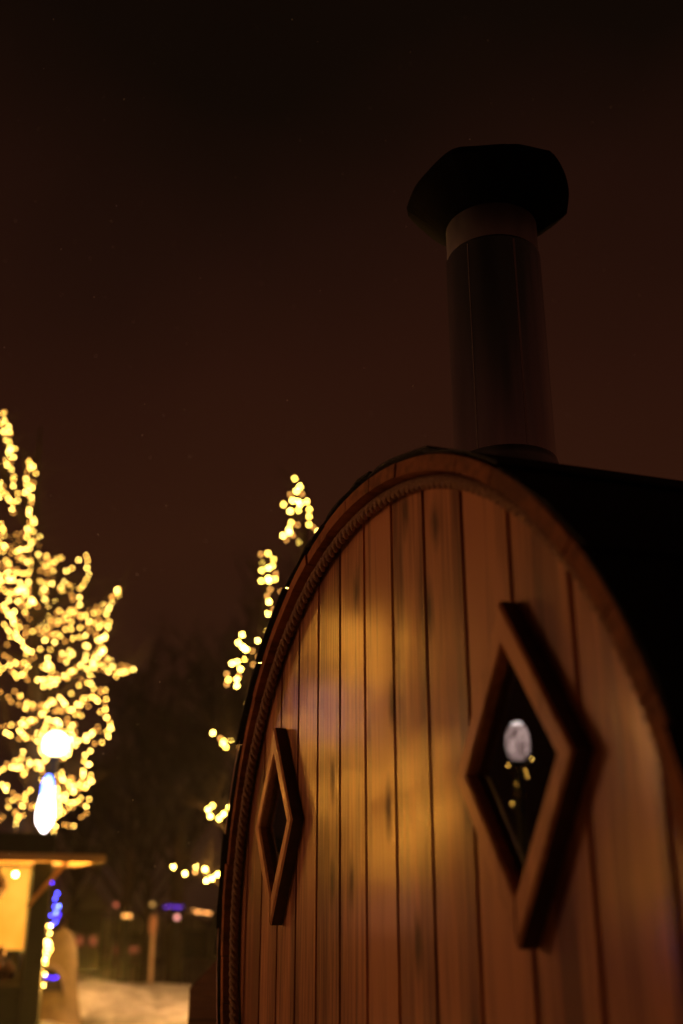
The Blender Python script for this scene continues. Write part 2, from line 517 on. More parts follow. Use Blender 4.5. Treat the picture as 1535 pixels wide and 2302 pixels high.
# rope caulking in the corner between wall and shell
bm = B()
NR = 900
for s in range(3):
    pts = []
    for i in range(NR + 1):
        a = R(-172) + R(344) * i / NR
        c = oval(a, -.004, -.015); nrm = Vector((math.sin(a) / RH, 0, math.cos(a) / RV)).normalized()
        ph = i * .58 + s * 2 * PI / 3
        pts.append(c + nrm * math.cos(ph) * .0064 + Vector((0, 1, 0)) * math.sin(ph) * .0064)
    tube(bm, pts, .0062, 6)
obj('rope_trim', bm, M_rope, S, smooth=True)

# windows
def diamond(a, b, cx, cz): return [(cx, cz + b), (cx + a, cz), (cx, cz - b), (cx - a, cz)]
FD = .029
for s in (-1, 1):
    fr = None
    root = bpy.data.objects.new('window_frame', None)
    o = diamond(A0, B0, WC[s], WZ); q = diamond(AI, BI, WC[s], WZ)
    bm = B()
    for k in range(4):
        o0, o1, i0, i1 = o[k], o[(k + 1) % 4], q[k], q[(k + 1) % 4]
        # one mitred bar with rounded-off outer edges, running back through the wall
        g_ = .0008 if k % 2 == 0 else -.0008
        prof_y = -FD - (.0012 if k in (0, 2) else 0)
        f0 = [bm.verts.new((x, prof_y + dy, z)) for (x, z), dy in ((o0, .004), (o1, .004))]
        def lerp(p, r, t): return (p[0] + (r[0] - p[0]) * t, p[1] + (r[1] - p[1]) * t)
        e0, e1 = lerp(o0, i0, .13), lerp(o1, i1, .13)
        h0, h1 = lerp(o0, i0, .90), lerp(o1, i1, .90)
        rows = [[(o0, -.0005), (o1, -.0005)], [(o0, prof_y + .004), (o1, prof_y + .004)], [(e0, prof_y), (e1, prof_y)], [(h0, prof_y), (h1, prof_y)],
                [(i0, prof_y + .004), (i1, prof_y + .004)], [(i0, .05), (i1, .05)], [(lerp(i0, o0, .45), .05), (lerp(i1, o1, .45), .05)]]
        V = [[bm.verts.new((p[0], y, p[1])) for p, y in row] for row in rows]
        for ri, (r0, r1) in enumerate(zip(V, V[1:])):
            f_ = bm.faces.new((r0[0], r0[1], r1[1], r1[0])); f_.material_index = 1 if ri == 0 else 0  # outer sides get darker wood: their shade is put into the colour
        for v in f0: bm.verts.remove(v)
    bmesh.ops.recalc_face_normals(bm, faces=bm.faces)
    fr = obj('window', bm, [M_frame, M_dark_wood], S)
    bm = B()
    g_ = diamond(AI + .004, BI + .005, WC[s], WZ)
    prism(bm, g_, -.012, -.008)
    bmesh.ops.recalc_face_normals(bm, faces=bm.faces)
    obj('pane', bm, M_glass, fr)
    bm = B()
    o = diamond(AI + .002, BI + .003, WC[s], WZ); q = diamond(AI - .010, BI - .0125, WC[s], WZ)
    for k in range(4):
        a_, b_, c_, d_ = o[k], o[(k + 1) % 4], q[(k + 1) % 4], q[k]
        prism(bm, [a_, b_, c_, d_], -.0075, .006)
    bmesh.ops.recalc_face_normals(bm, faces=bm.faces)
    obj('glazing_bead', bm, M_dark_wood, fr)

# back wall, floor deck and benches inside
bm = B()
N_ = 64
vs = [bm.verts.new(oval(2 * PI * i / N_, -.001, LEN)) for i in range(N_)]
bm.faces.new(vs)
vs = [bm.verts.new(oval(2 * PI * i / N_, -.001, LEN + .04)) for i in range(N_)]
bm.faces.new(vs)
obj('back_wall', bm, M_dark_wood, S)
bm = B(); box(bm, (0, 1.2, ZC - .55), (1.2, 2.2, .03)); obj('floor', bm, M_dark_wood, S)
for s in (-1, 1):
    bm = B()
    for k in range(4): box(bm, (s * (.52 + .085 * k), 1.3, ZC - .14), (.07, 2.2, .025), bevel=.004)
    for k in range(3): box(bm, (s * .64, .4 + k * .9, ZC - .34), (.22, .05, .40))
    obj('bench', bm, M_dark_wood, S)
for y in (.35, 1.9):
    bm = B()
    out = []
    for k in range(17):
        a = R(180 - 48 + 96 * k / 16); p = oval(a, TS - .004, 0); out.append((p.x, p.z))
    out = out + [(-.82, .0), (.82, 0)]
    out = out[:17] + [(-.82, 0), (.82, 0)]
    prism(bm, out, y, y + .07)
    bmesh.ops.recalc_face_normals(bm, faces=bm.faces)
    obj('cradle', bm, M_dark_wood, S)
for y in (.9, 1.7):   # steel hoops
    bm = B(); tube(bm, [oval(2 * PI * i / 72, TS + .008, y) for i in range(72)], .005, 6, closed=True)
    obj('hoop', bm, M_metal_edge, S)

# flue
CYL = .322; PR = .1085
def zz(w): return H + w
bm = B()
lathe(bm, [(PR, .62), (PR, 1.374), (PR - .004, 1.382), (PR - .008, 1.376), (PR - .008, .62)], 56, (0, CYL, H))
flue = obj('flue', bm, M_pipe, S, smooth=True)
mo = flue.modifiers.new('e', 'EDGE_SPLIT'); mo.split_angle = R(50)
bm = B()   # thin metal ridges put in to draw the reflected streaks
for ang, sw in ((-2, .0045), (-58, .002)):
    a = R(ang)
    box(bm, (PR * math.cos(a), CYL + PR * math.sin(a), H + 1.0), (.0018, sw, .74), Matrix.Rotation(a, 3, 'Z'))
obj('streak_ridges', bm, M_collar, flue)
bm = B()
lathe(bm, [(PR - .0035, 1.379), (PR - .0035, 1.50), (PR - .013, 1.505), (PR - .016, 1.50), (PR - .016, 1.379)], 56, (0, CYL, H))
c = obj('collar', bm, M_collar, flue, smooth=True)
bm = B()
lathe(bm, [(.175, -.045), (.168, -.02), (.135, .045), (PR + .006, .10), (PR + .002, .118), (PR + .0005, .118)], 48, (0, CYL, ZC + RV + TS))
obj('flashing', bm, M_collar, flue, smooth=True)
# cap: crimped cowl opening outwards above the collar, closed by a low cone
bm = B()
NCAP = 64
def capr(j, amp=1):
    t = j / NCAP * 8
    f = t - math.floor(t)
    return 1 - .030 * amp * math.sin(PI * f) ** 1.2 * -1 * .35 - .045 * amp * abs(math.cos(PI * f)) ** 10 * 0 + .0
def poly8(a):
    # rounded octagon factor
    w = 2 * PI / 8
    f = ((a + .18) % w) - w / 2
    return .34 * (math.cos(w / 2) / math.cos(f)) + .66 * 1.0
CORN = sorted([R(62 - q) % (2 * PI) for q in (44, 110, 183, 234, 286, -22)])
def poly8(a):
    # six uneven folds round the cowl's rim
    a %= 2 * PI
    for i, c0 in enumerate(CORN):
        c1 = CORN[(i + 1) % len(CORN)] + (2 * PI if i == len(CORN) - 1 else 0)
        for aa in (a, a + 2 * PI):
            if c0 <= aa <= c1:
                w = c1 - c0
                return .46 * (math.cos(w / 2) / math.cos(aa - (c0 + c1) / 2)) + .54
    return 1.0
ringsz = [(PR - .010, 1.462, 0), (PR + .004, 1.470, 0), (.165, 1.520, .6), (.192, 1.546, 1), (.194, 1.556, 1), (.192, 1.562, 1), (.184, 1.566, 1), (.10, 1.580, .5), (.002, 1.590, 0)]
prev = None
rs = random.Random(2)
wob = [rs.uniform(-.002, .002) for _ in range(8)]
for r, z, k in ringsz:
    ring = []
    for j in range(NCAP):
        a = 2 * PI * j / NCAP
        rr = r * (1 + k * (poly8(a) - .97) * 1.1)
        dz = k * (wob[int(((a + .18) % (2 * PI)) / (2 * PI / 8)) % 8] + .002 * math.cos(a * 8 + .18 * 8))
        ring.append(bm.verts.new((rr * math.cos(a), CYL + rr * math.sin(a), H + z + dz)))
    if prev:
        for j in range(NCAP): bm.faces.new((prev[j], prev[(j + 1) % NCAP], ring[(j + 1) % NCAP], ring[j]))
    prev = ring
bm.faces.new(prev)
obj('flue_cap', bm, M_cap, flue)

# ================================================================== LIGHT STRINGS
def bulb_mesh(m, r=.0078):
    bm = B()
    bmesh.ops.create_icosphere(bm, subdivisions=1, radius=r)
    me = bpy.data.meshes.new('bulb'); bm.to_mesh(me); bm.free(); me.materials.append(m); return me
BM_W = [bulb_mesh(m) for m in M_b]; BM_X = [bulb_mesh(m, .0115) for m in M_bw]; BM_B = [bulb_mesh(m, .0085) for m in M_blue]

def string_lights(name, loc, strands, meshes, label, group=None, cat='string lights', levels=(.38, .34, .28)):
    """strands: list of lists of (Vector, level or None). One wire, up to 100 bulbs as parts, the rest one part."""
    root = empty(name, loc)
    L = Vector(loc)
    tag(root, label, cat, group)
    bm = B()
    allb = []
    todo = [list(st) for st in strands if st]
    path = todo.pop(0)
    while todo:                                    # one lead runs from strand to strand
        e = path[-1][0]
        k, rev = min(((i, r) for i in range(len(todo)) for r in (0, 1)), key=lambda q: (todo[q[0]][-q[1]][0] - e).length)
        st = todo.pop(k); path += st[::-1] if rev else st
    if len(path) > 1: tube(bm, [p - L for p, _ in path], .0018, 3, cap=False)
    allb = path
    obj('wire', bm, M_wire, root)
    allb = [(p, (random.choices((0, 1, 2), levels)[0] if lv is None else lv)) for p, lv in allb]
    keep, rest = allb[:100], allb[100:]
    if len(allb) > 100:
        idx = set(random.sample(range(len(allb)), 100))
        keep = [b for i, b in enumerate(allb) if i in idx]; rest = [b for i, b in enumerate(allb) if i not in idx]
    for p, lv in keep:
        o = bpy.data.objects.new('bulb', meshes[lv]); COL.objects.link(o); o.parent = root; o.location = p - L
        o.rotation_euler = (random.random() * 3, random.random() * 3, 0)
    if rest:
        bm = B()
        mats = [m.materials[0] for m in meshes]
        rad = max(v.co.length for v in meshes[0].vertices)
        for p, lv in rest:
            vs = bmesh.ops.create_icosphere(bm, subdivisions=1, radius=rad, matrix=Matrix.Translation(p - L))['verts']
            for f in {f for v in vs for f in v.link_faces}: f.material_index = lv
        tag(obj('bulbs', bm, mats, root), kind='stuff')
    return root

def resample(pts, step):
    out = [pts[0].copy()]; acc = 0
    for a, b in zip(pts, pts[1:]):
        d = (b - a).length
        if d < 1e-6: continue
        t = step - acc
        while t <= d:
            out.append(a + (b - a) * (t / d)); t += step
        acc = d - (t - step)
    return out

DT = 10.6        # distance of the decorated tree
# (dense, [(px, py)...]) bearings of the strands
T1 = [(2, [(5,940),(10,962),(15,990),(25,1010),(12,1030),(2,1050)]), (0, [(18,1040),(21,1057),(29,1072),(30,1089),(32,1104),(38,1118),(45,1130)]),
(1, [(-14,1080),(0,1100),(8,1115),(20,1130),(30,1140)]), (2, [(55,1034),(72,1044),(68,1060),(62,1075),(60,1095),(58,1110),(62,1128),(68,1145),(66,1163),(60,1178),(65,1192),(70,1205),(62,1220),(50,1230),(40,1240)]),
(0, [(88,1195),(85,1215),(80,1228)]), (0, [(0,1180),(7,1197)]), (0, [(-5,1222),(10,1232)]),
(2, [(58,1232),(58,1250),(60,1268),(75,1285),(80,1300),(65,1320),(90,1325),(110,1350),(115,1380),(105,1410),(100,1435),(115,1450),(125,1465),(140,1478),(160,1478),(168,1468)]),
(0, [(85,1245),(108,1250),(100,1265),(98,1285),(112,1283),(128,1287),(145,1283),(155,1280),(163,1270)]),
(0, [(175,1258),(188,1250),(192,1273),(193,1290),(190,1308),(182,1322),(175,1333),(165,1345)]),
(2, [(158,1312),(158,1325),(170,1350),(185,1370),(200,1385),(215,1400),(220,1425),(225,1440),(222,1460),(228,1445),(221,1425)]),
(2, [(222,1375),(235,1368),(250,1355),(258,1335),(270,1332)]), (0, [(240,1395),(242,1412),(238,1425)]),
(1, [(105,1325),(120,1320),(135,1315),(145,1313)]), (0, [(155,1370),(175,1380),(185,1387)]), (0, [(125,1400),(137,1395),(150,1388),(155,1375)]),
(0, [(147,1440),(165,1437),(178,1430),(190,1425),(205,1420)]), (1, [(190,1455),(200,1470),(215,1478),(235,1482),(240,1490)]),
(2, [(200,1490),(225,1498),(245,1505),(262,1515),(275,1502),(290,1500),(298,1498)]), (2, [(225,1463),(215,1480),(205,1500),(195,1525),(185,1540),(195,1530)]),
(1, [(100,1480),(105,1500),(112,1520),(125,1530),(150,1520),(165,1505),(172,1490)]), (1, [(0,1300),(18,1292),(25,1310),(38,1325),(55,1340),(65,1320)]),
(0, [(10,1265),(25,1280),(40,1290),(60,1295)]), (1, [(0,1355),(12,1372),(25,1385),(35,1400),(42,1405)]), (0, [(5,1408),(20,1418),(30,1422),(40,1440),(55,1455),(70,1463)]),
(1, [(16,1345),(30,1333),(40,1350),(60,1365),(78,1360),(90,1350)]), (0, [(50,1383),(65,1393),(75,1405),(88,1410)]), (0, [(60,1473),(75,1463)]), (0, [(15,1450)]),
(0, [(20,1490),(40,1498),(60,1498),(78,1490)]), (1, [(0,1500),(15,1512),(30,1512),(45,1525),(65,1520),(88,1528),(105,1535),(130,1540)]),
(0, [(32,1557),(52,1578),(60,1585),(75,1595)]), (1, [(125,1565),(122,1585),(105,1600),(90,1615),(75,1625),(60,1620),(45,1640),(50,1650),(75,1665),(85,1680)]),
(1, [(140,1585),(155,1590),(170,1585),(190,1578),(205,1572),(215,1562)]), (1, [(145,1600),(135,1615),(148,1625),(155,1640),(165,1655),(175,1670)]),
(1, [(215,1555),(225,1560),(228,1590),(235,1610),(240,1625),(238,1645),(222,1640),(205,1650),(190,1655),(175,1670),(160,1660)]),
(0, [(238,1660),(225,1665),(205,1675),(195,1690),(190,1705),(185,1715),(205,1718),(195,1730),(180,1735),(200,1745)]),
(0, [(10,1645),(22,1650)]), (0, [(33,1698),(50,1712)]), (2, [(20,1718),(55,1718),(85,1718),(105,1712)]), (1, [(0,1735),(20,1732),(40,1735),(75,1740),(100,1740),(120,1735)]),
(2, [(120,1735),(140,1745),(155,1750),(175,1760),(195,1765),(205,1750)]), (1, [(115,1755),(135,1765),(155,1770),(185,1770),(200,1762),(195,1768)]),
(1, [(120,1775),(135,1785),(150,1790),(170,1785)]), (0, [(200,1800),(190,1813),(190,1828),(178,1838),(170,1850),(155,1858),(145,1860),(133,1850)]),
(0, [(180,1790),(170,1803),(155,1812),(140,1825),(130,1835)]), (1, [(90,1870),(75,1878),(58,1885)]), (0, [(40,1868),(30,1855),(35,1835),(60,1830),(55,1815),(45,1805),(30,1800),(15,1800),(0,1795)]),
(0, [(0,1765),(10,1780)]), (0, [(0,1840),(10,1830)]), (1, [(118,1690),(140,1700),(150,1685),(160,1662)]), (1, [(88,1650),(92,1638),(106,1630),(122,1627),(138,1632),(150,1643),(157,1660),(156,1680),(148,1696),(134,1706),(118,1708)]), (1, [(95,1700),(86,1685),(84,1668)]), (1, [(92,1745),(120,1760),(126,1785),(130,1815),(132,1840),(124,1862),(108,1874),(92,1866)]), (1, [(60,1700),(80,1690),(95,1680)])]
rs = random.Random(21)
def strands_to_world(T, dist, step_px=15.0, dj=.55):
    out = []; limbs = []
    for dense, pts in T:
        dd = dist + rs.uniform(-dj, dj)
        dd2 = dd + rs.uniform(-.3, .3)
        n_ = len(pts)
        w = [at(x, y, dd + (dd2 - dd) * i / max(1, n_ - 1)) for i, (x, y) in enumerate(pts)]
        step = step_px / FPX * dist
        if dense == 2: limbs.append(w)
        for k in range((1, 2, 3)[dense]):
            q = resample(w, step * (1.0 if dense == 0 else .92))
            j = .018 if dense == 0 else .045
            out.append([(p + Vector((rs.uniform(-j, j), rs.uniform(-2 * j, 2 * j), rs.uniform(-j, j))), None) for p in q])
    return out, limbs
st1, limbs1 = strands_to_world(T1, DT)
# garlands sagging through the depth of the crown
edge = [(940, 12), (1100, 66), (1200, 84), (1260, 165), (1340, 235), (1420, 232), (1500, 262), (1600, 232), (1700, 196), (1800, 196), (1885, 70)]
def xmax(y):
    for (y0, x0), (y1, x1) in zip(edge, edge[1:]):
        if y0 <= y <= y1: return x0 + (x1 - x0) * (y - y0) / (y1 - y0)
    return 0
for i in range(34):
    y0 = rs.uniform(1180, 1850); xm = xmax(y0)
    xa = rs.uniform(-20, xm * .6); xb = min(xm, xa + rs.uniform(60, 130)); sag = rs.uniform(8, 34); tilt = rs.uniform(-30, 30)
    pts = [(xa + (xb - xa) * t / 6, y0 + tilt * (t / 6 - .5) + sag * (1 - (t / 3 - 1) ** 2)) for t in range(7)]
    pts = [q for q in pts if q[0] < xmax(q[1])]
    if len(pts) > 2:
        w, _ = strands_to_world([(0, pts)], DT + .3, dj=.8)
        st1 += [[(p, 2 if rs.random() < .62 else 1) for p, _ in q] for q in w]
# the far and left-hand side of the same tree
for i in range(26):
    x0 = rs.uniform(-330, -10); y0 = rs.uniform(1080, 1880)
    if (x0 + 60) ** 2 / 300 ** 2 + (y0 - 1520) ** 2 / 420 ** 2 > 1: continue
    pts = [(x0 + k * rs.uniform(14, 30), y0 + 18 * math.sin(k * .9 + i)) for k in range(7)]
    pts = [p for p in pts if p[0] < -6]
    if len(pts) > 2:
        w, _ = strands_to_world([(rs.choice((0, 1)), pts)], DT + .5)
        st1 += w

def limb_tree(name, basep, topz, tips, label, group=None, trunk_r=.11, lean=(0, 0), twigs=5, seed=1):
    """tapered trunk with limbs swept to each tip and side twigs"""
    rr = random.Random(seed)
    root = empty(name, basep)
    tag(root, label, 'tree', group)
    bp = Vector(basep)
    bm = B()
    tp = [Vector((lean[0] * t + .05 * math.sin(t * 5), lean[1] * t + .05 * math.cos(t * 4) - .05, (topz - bp.z) * t)) for t in [i / 14 for i in range(15)]]
    tube(bm, tp, [trunk_r * (1 - .93 * (i / 14)) ** .9 for i in range(15)], 10)
    obj('trunk', bm, M_bark, root, smooth=True)
    bm = B()
    for tip in tips:
        tl = [Vector(p) - bp for p in tip]
        end = tl[-1] if (tl[-1] - Vector((0, 0, tl[-1].z))).length > (tl[0] - Vector((0, 0, tl[0].z))).length else tl[0]
        if end is tl[0]: tl = tl[::-1]
        z0 = max(.35 * (topz - bp.z) * .6, min(tl[0].z - .35, topz - bp.z - .2))
        t = min(.97, max(.1, z0 / (topz - bp.z))); st = tp[int(t * 14)]
        mid = (st + tl[0]) / 2 + Vector((0, 0, -.08))
        path = [st, mid] + tl
        k = len(path)
        tube(bm, path, [.035 * (1 - .85 * i / (k - 1)) for i in range(k)], 6)
        for a, b in zip(path[1:], path[2:]):
            for _ in range(twigs):
                p = a.lerp(b, rr.random()); d = Vector((rr.uniform(-1, 1), rr.uniform(-1, 1), rr.uniform(.1, 1.1))).normalized() * rr.uniform(.15, .45)
                tube(bm, [p, p + d * .5 + Vector((0, 0, .02)), p + d], [.006, .004, .0015], 3)
    obj('crown', bm, M_bark, root)
    return root
b1 = at(70, 2016, DT); b1.z = ground_h(b1.x, b1.y)
extra = [[b1 + Vector((rs.uniform(-1.6, .35), rs.uniform(-1, 1), rs.uniform(1.5, 4.5))) for _ in range(1)] for k in range(10)]
extra = [[e[0], e[0] + Vector(((e[0].x - b1.x) * .35, .2, .35))] for e in extra]
top1 = at(5, 945, DT).z
limb_tree('decorated_tree', b1, top1, limbs1 + extra, 'bare tree wrapped all over in warm fairy lights behind the green stall', lean=(-.35, 0), seed=4)
string_lights('string_lights', b1, st1, BM_W, 'warm fairy lights covering the bare tree behind the green stall')

# second tree, behind the sauna
DT2 = 9.2
T2 = [(660,1076,1),(672,1094,0),(664,1104,0),(650,1112,2),(676,1110,2),(635,1134,1),(655,1125,0),(668,1127,0),(672,1133,0),(687,1127,0),(693,1145,1),(692,1161,1),(692,1179,1),(702,1186,2),(713,1195,0),(650,1149,0),(668,1147,1),(656,1162,2),(652,1175,1),(647,1190,0),(648,1197,0),(634,1204,0),(655,1203,2),(641,1213,2),(666,1180,2),(671,1204,2),(671,1219,0),(677,1229,2),
(584,1246,2),(600,1244,1),(612,1257,1),(588,1265,1),(586,1282,1),(601,1277,0),(610,1272,1),(617,1290,2),(600,1300,0),(602,1306,0),(616,1302,1),(585,1306,1),(600,1320,1),(605,1325,2),(629,1330,2),(646,1325,0),(598,1340,2),(602,1353,0),(612,1371,2),(600,1380,0),(586,1390,2),(628,1380,2),(582,1410,0),(595,1420,1),(612,1412,0),(618,1398,2),(542,1427,0),(577,1440,0),(533,1445,0),(543,1454,0),(547,1458,0),(551,1460,0),(564,1463,2),(548,1482,1),(559,1483,0),(578,1477,2),(567,1494,2),(583,1495,0),(519,1492,0),(531,1488,0),(538,1504,0),(507,1515,2),(511,1528,1),(507,1538,2),(534,1520,2),(530,1527,0),(530,1542,0),(561,1563,0),(555,1582,0),
(476,1648,0),(493,1660,2),(500,1667,1),(498,1672,1),(505,1679,1),(516,1663,0),(529,1666,0),(517,1686,2),(535,1680,2),(475,1811,1),(465,1820,0),(470,1835,0),(480,1833,1),(490,1840,0),(500,1830,0),(485,1845,0),(513,1815,0),
(387,1949,0),(413,1964,0),(439,1948,0),(458,1954,0),(436,1960,2),(463,1963,1),(486,1966,0),(474,1975,0),(461,1980,0),(493,1986,0)]
groups2 = [(0, 28), (28, 53), (53, 77), (77, 86), (86, 94), (94, 104)]
st2 = []; limbs2 = []
for a_, b_ in groups2:
    base_d = DT2 + rs.uniform(-.35, .35)
    seg = [(at(x, y, base_d + rs.uniform(-.12, .12)), lv) for x, y, lv in T2[a_:b_]]
    st2.append(seg)
    ys = sorted(seg, key=lambda q: q[0].z)
    limbs2.append([ys[0][0], ys[len(ys) // 2][0], ys[-1][0]])
# the side that stands behind the sauna
for k in range(9):
    c0 = at(790 + rs.uniform(-40, 220), 1250 + 80 * k, DT2 + rs.uniform(-.5, .9))
    if c0.x < .25: c0.x = .3
    seg = [(c0 + Vector((rs.uniform(-.15, .15), rs.uniform(-.15, .15), rs.uniform(-.18, .18))), None) for _ in range(9)]
    st2.append(seg); limbs2.append([seg[0][0], seg[-1][0]])
b2 = at(715, 2016, DT2); b2.z = 0
limb_tree('decorated_tree', b2, at(664, 1095, DT2).z, limbs2, 'bare tree half hidden behind the sauna with light clusters on its branch tips', lean=(-.12, 0), seed=9, twigs=7)
string_lights('string_lights', b2, st2, BM_X, 'clusters of bright warm bulbs on the tree behind the curved sauna roof')

# decorated trees outside the frame on the left: they are what the varnish and the panes mirror
def shell_tree(az, d, zb, zt, rad, n, label, meshes, seed, lv=(.45, .35, .2), purple=False):
    rr = random.Random(seed)
    c = mirrored(az, 0, d); c.z = 0
    tips = []; sts = []
    for k in range(n):
        t = rr.random()
        z = zb + (zt - zb) * t
        w = rad * (1 - .75 * t) * (.75 + .25 * rr.random())
        a = rr.uniform(0, 2 * PI)
        p0 = Vector((c.x + .35 * w * math.cos(a), c.y + .35 * w * math.sin(a), z - .25)); p1 = Vector((c.x + w * math.cos(a), c.y + w * math.sin(a), z + .12))
        tips.append([p0, (p0 + p1) / 2 + Vector((0, 0, -.05)), p1])
        q = resample(tips[-1], .075)
        sts.append([(p + Vector((rr.uniform(-.03, .03), rr.uniform(-.03, .03), rr.uniform(-.03, .03))), None) for p in q])
    limb_tree('decorated_tree', c, zt, tips, label, 'lit trees left of the frame', seed=seed)
    string_lights('string_lights', c, sts, meshes, label.replace('bare tree', 'fairy lights on the bare tree'), 'fairy lights left of the frame', levels=lv)
M_bl = [bulb_mat('bulb_far_bright', (1, .39, .04), 145), bulb_mat('bulb_far_mid', (1, .38, .04), 88), bulb_mat('bulb_far_dim', (1, .36, .02), 40)]
BM_L = [bulb_mesh(m, .017) for m in M_bl]
shell_tree(-38.0, 10.5, 1.55, 4.1, 1.35, 34, 'bare tree wrapped in warm lights, nearest the frame on the left', BM_L, 31)
shell_tree(-54.0, 9.5, 1.2, 2.8, .6, 6, 'bare tree wrapped in warm lights, farther left past the ribbed lantern', BM_L, 32)
shell_tree(-58.5, 8.0, .9, 2.6, .8, 12, 'small bare tree wrapped in blue lights, far left', [bulb_mesh(m, .013) for m in M_blue], 33)

# ================================================================== LAMPS
M_globe = bulb_mat('lit_globe', (1, .76, .42), 13)
M_led = bulb_mat('lit_led', (.10, .16, 1), 16)
M_led2 = bulb_mat('lit_led_warm', (1, .86, .85), 10)
M_post = noisy(mat('painted_post', rough=.5, metal=.3), (.012, .014, .013), (.03, .032, .03), 8)

def lamp_post(loc, h, head_r, label, power, color, group=None, gm=None, soft=1.02):
    root = empty('street_lamp', (loc.x, loc.y, ground_h(loc.x, loc.y)))
    tag(root, label, 'street lamp', group)
    z0 = ground_h(loc.x, loc.y)
    bm = B(); lathe(bm, [(.09, 0), (.09, .12), (.05, .2), (.045, h - z0 - head_r - .05), (.07, h - z0 - head_r - .03), (.07, h - z0 - head_r)], 16, capt=True)
    obj('post', bm, M_post, root, smooth=True)
    bm = B(); bmesh.ops.create_uvsphere(bm, u_segments=24, v_segments=16, radius=head_r, matrix=Matrix.Translation((0, 0, h - z0)))
    obj('globe', bm, gm or M_globe, root, smooth=True)
    if power:
        ld = bpy.data.lights.new('lamp_light', 'POINT'); ld.energy = power; ld.color = color; ld.shadow_soft_size = head_r * soft
        lo = bpy.data.objects.new('lamp_light', ld); COL.objects.link(lo); lo.parent = root; lo.location = (0, 0, h - z0)
    return root

# globe lamp inside the crown of the decorated tree (white blaze)
p = at(122, 1672, 10.2)
lamp_post(p, p.z, .112, 'white globe street lamp blazing through the fairy lit tree', 0, (1, .8, .5))

# elongated LED lamp below it, blue white at the top
p = at(100, 1818, 9.7)
root = empty('street_lamp', (p.x, p.y, ground_h(p.x, p.y)))
tag(root, 'tall slim lamp glowing blue white at its tip below the globe lamp', 'street lamp')
bm = B(); lathe(bm, [(.04, 0), (.03, p.z - .2)], 12, capt=True); obj('post', bm, M_post, root, smooth=True)
zc = p.z
bm = B(); lathe(bm, [(.01, .285), (.034, .25), (.046, .20), (.052, .11)], 16, (0, 0, zc), capt=False); o_ = obj('lens_tip', bm, M_led, root, smooth=True); o_.rotation_euler = (0, 0, 0)
bm = B(); lathe(bm, [(.052, .11), (.066, .04), (.076, -.06), (.068, -.12), (.036, -.17), (.01, -.20)], 16, (0, 0, zc)); obj('lens', bm, M_led2, root, smooth=True)

# unseen lamps added as key lights for the wood and the snow
def key_lamp(az, elev, d, power, color, label, head_r=.12):
    p = mirrored(az, elev, d)
    return lamp_post(p, p.z, head_r, label, power, color, gm=M_lampglow)
M_lampglow = bulb_mat('amber_globe', (1, .45, .08), 8)
p = base + ux * -1.5 + uy * -2.2  # added lamp, placed for the light's fall-off across the wood
lamp_post(p, ZC + .7, .15, 'unseen low amber globe lamp added to light the sauna front', 44, (1, .46, .20), gm=M_lampglow, soft=2.4)
key_lamp(-66.0, 17, 6.0, 60, (1, .40, .07), 'unseen amber globe lamp added far left of the frame as a key light', .16)  # added key light, out of view
p = at(575, 2016, 25); p.z = ground_h(p.x, p.y) + 4.2  # added lamp hidden by the sauna, lights far ground and sign post
lamp_post(p, p.z, .14, 'unseen amber globe lamp added far beyond the sauna to light the ground and sign post', 900, (1, .5, .15), gm=M_lampglow)
p = at(650, 2016, 12.6); p.z = 2.1  # added lamp hidden by the sauna, brightens the snow
lamp_post(p, p.z, .12, 'unseen amber globe lamp added behind the sauna to light the snow field', 11500, (1, .47, .15), gm=M_lampglow)
key_lamp(-28.5, 10, 12.5, 1800, (1, .42, .08), 'unseen amber globe lamp added left of the frame to light the snow field', .16)  # added lamp out of view, lights the snow from the left

g0 = [(mirrored(a, e, 8.4), 0 if i == 0 else 1) for i, (a, e) in enumerate(((-47.4, 6.9), (-46.1, 6.6), (-47.0, 6.3), (-47.1, 6.0), (-46.5, 5.6), (-46.2, 4.6)))]
string_lights('string_lights', mirrored(-46.8, 6.5, 8.4), [g0], BM_W, 'six warm bulbs strung under the ribbed white lantern')
p = mirrored(-36.2, 9.5, 9.0)
root = empty('street_lamp', (p.x, p.y, 0))
tag(root, 'slim violet lamp on a tall pole left of the frame', 'street lamp')
bm = B(); lathe(bm, [(.05, 0), (.035, p.z - .25)], 12, capt=True); obj('post', bm, M_post, root, smooth=True)
bm = B(); lathe(bm, [(.015, -.26), (.035, -.2), (.035, .2), (.015, .26), (.002, .27)], 16, (0, 0, p.z)); obj('lens', bm, bulb_mat('lit_violet', (.13, .05, 1), 4), root, smooth=True)
# ribbed white lantern mirrored in the near pane
p = mirrored(-46.7, 7.8, 8.4)
root = empty('ribbed_lantern', (p.x, p.y, 0))
tag(root, 'white ribbed glass lantern on a post left of the frame', 'lantern')
bm = B(); lathe(bm, [(.07, 0), (.07, .1), (.035, .16), (.03, p.z - .2), (.08, p.z - .17), (.08, p.z - .15)], 16, capt=True); obj('post', bm, M_post, root, smooth=True)
def rib_mat(name):
    m = bpy.data.materials.new(name); m.use_nodes = True
    nt = m.node_tree; nt.nodes.clear(); L = nt.links.new; N = nt.nodes.new
    o = N('ShaderNodeOutputMaterial'); e = N('ShaderNodeEmission'); t = N('ShaderNodeTexCoord')
    n = N('ShaderNodeTexNoise'); n.inputs['Scale'].default_value = 14; n.inputs['Detail'].default_value = 4
    L(t.outputs['Object'], n.inputs['Vector'])
    r = N('ShaderNodeValToRGB'); r.color_ramp.elements[0].position = .35; r.color_ramp.elements[1].position = .7
    r.color_ramp.elements[0].color = (.14, .07, .06, 1); r.color_ramp.elements[1].color = (1, .68, .62, 1)
    L(n.outputs[0], r.inputs[0]); L(r.outputs[0], e.inputs[0]); e.inputs[1].default_value = 5.0; L(e.outputs[0], o.inputs[0]); return m
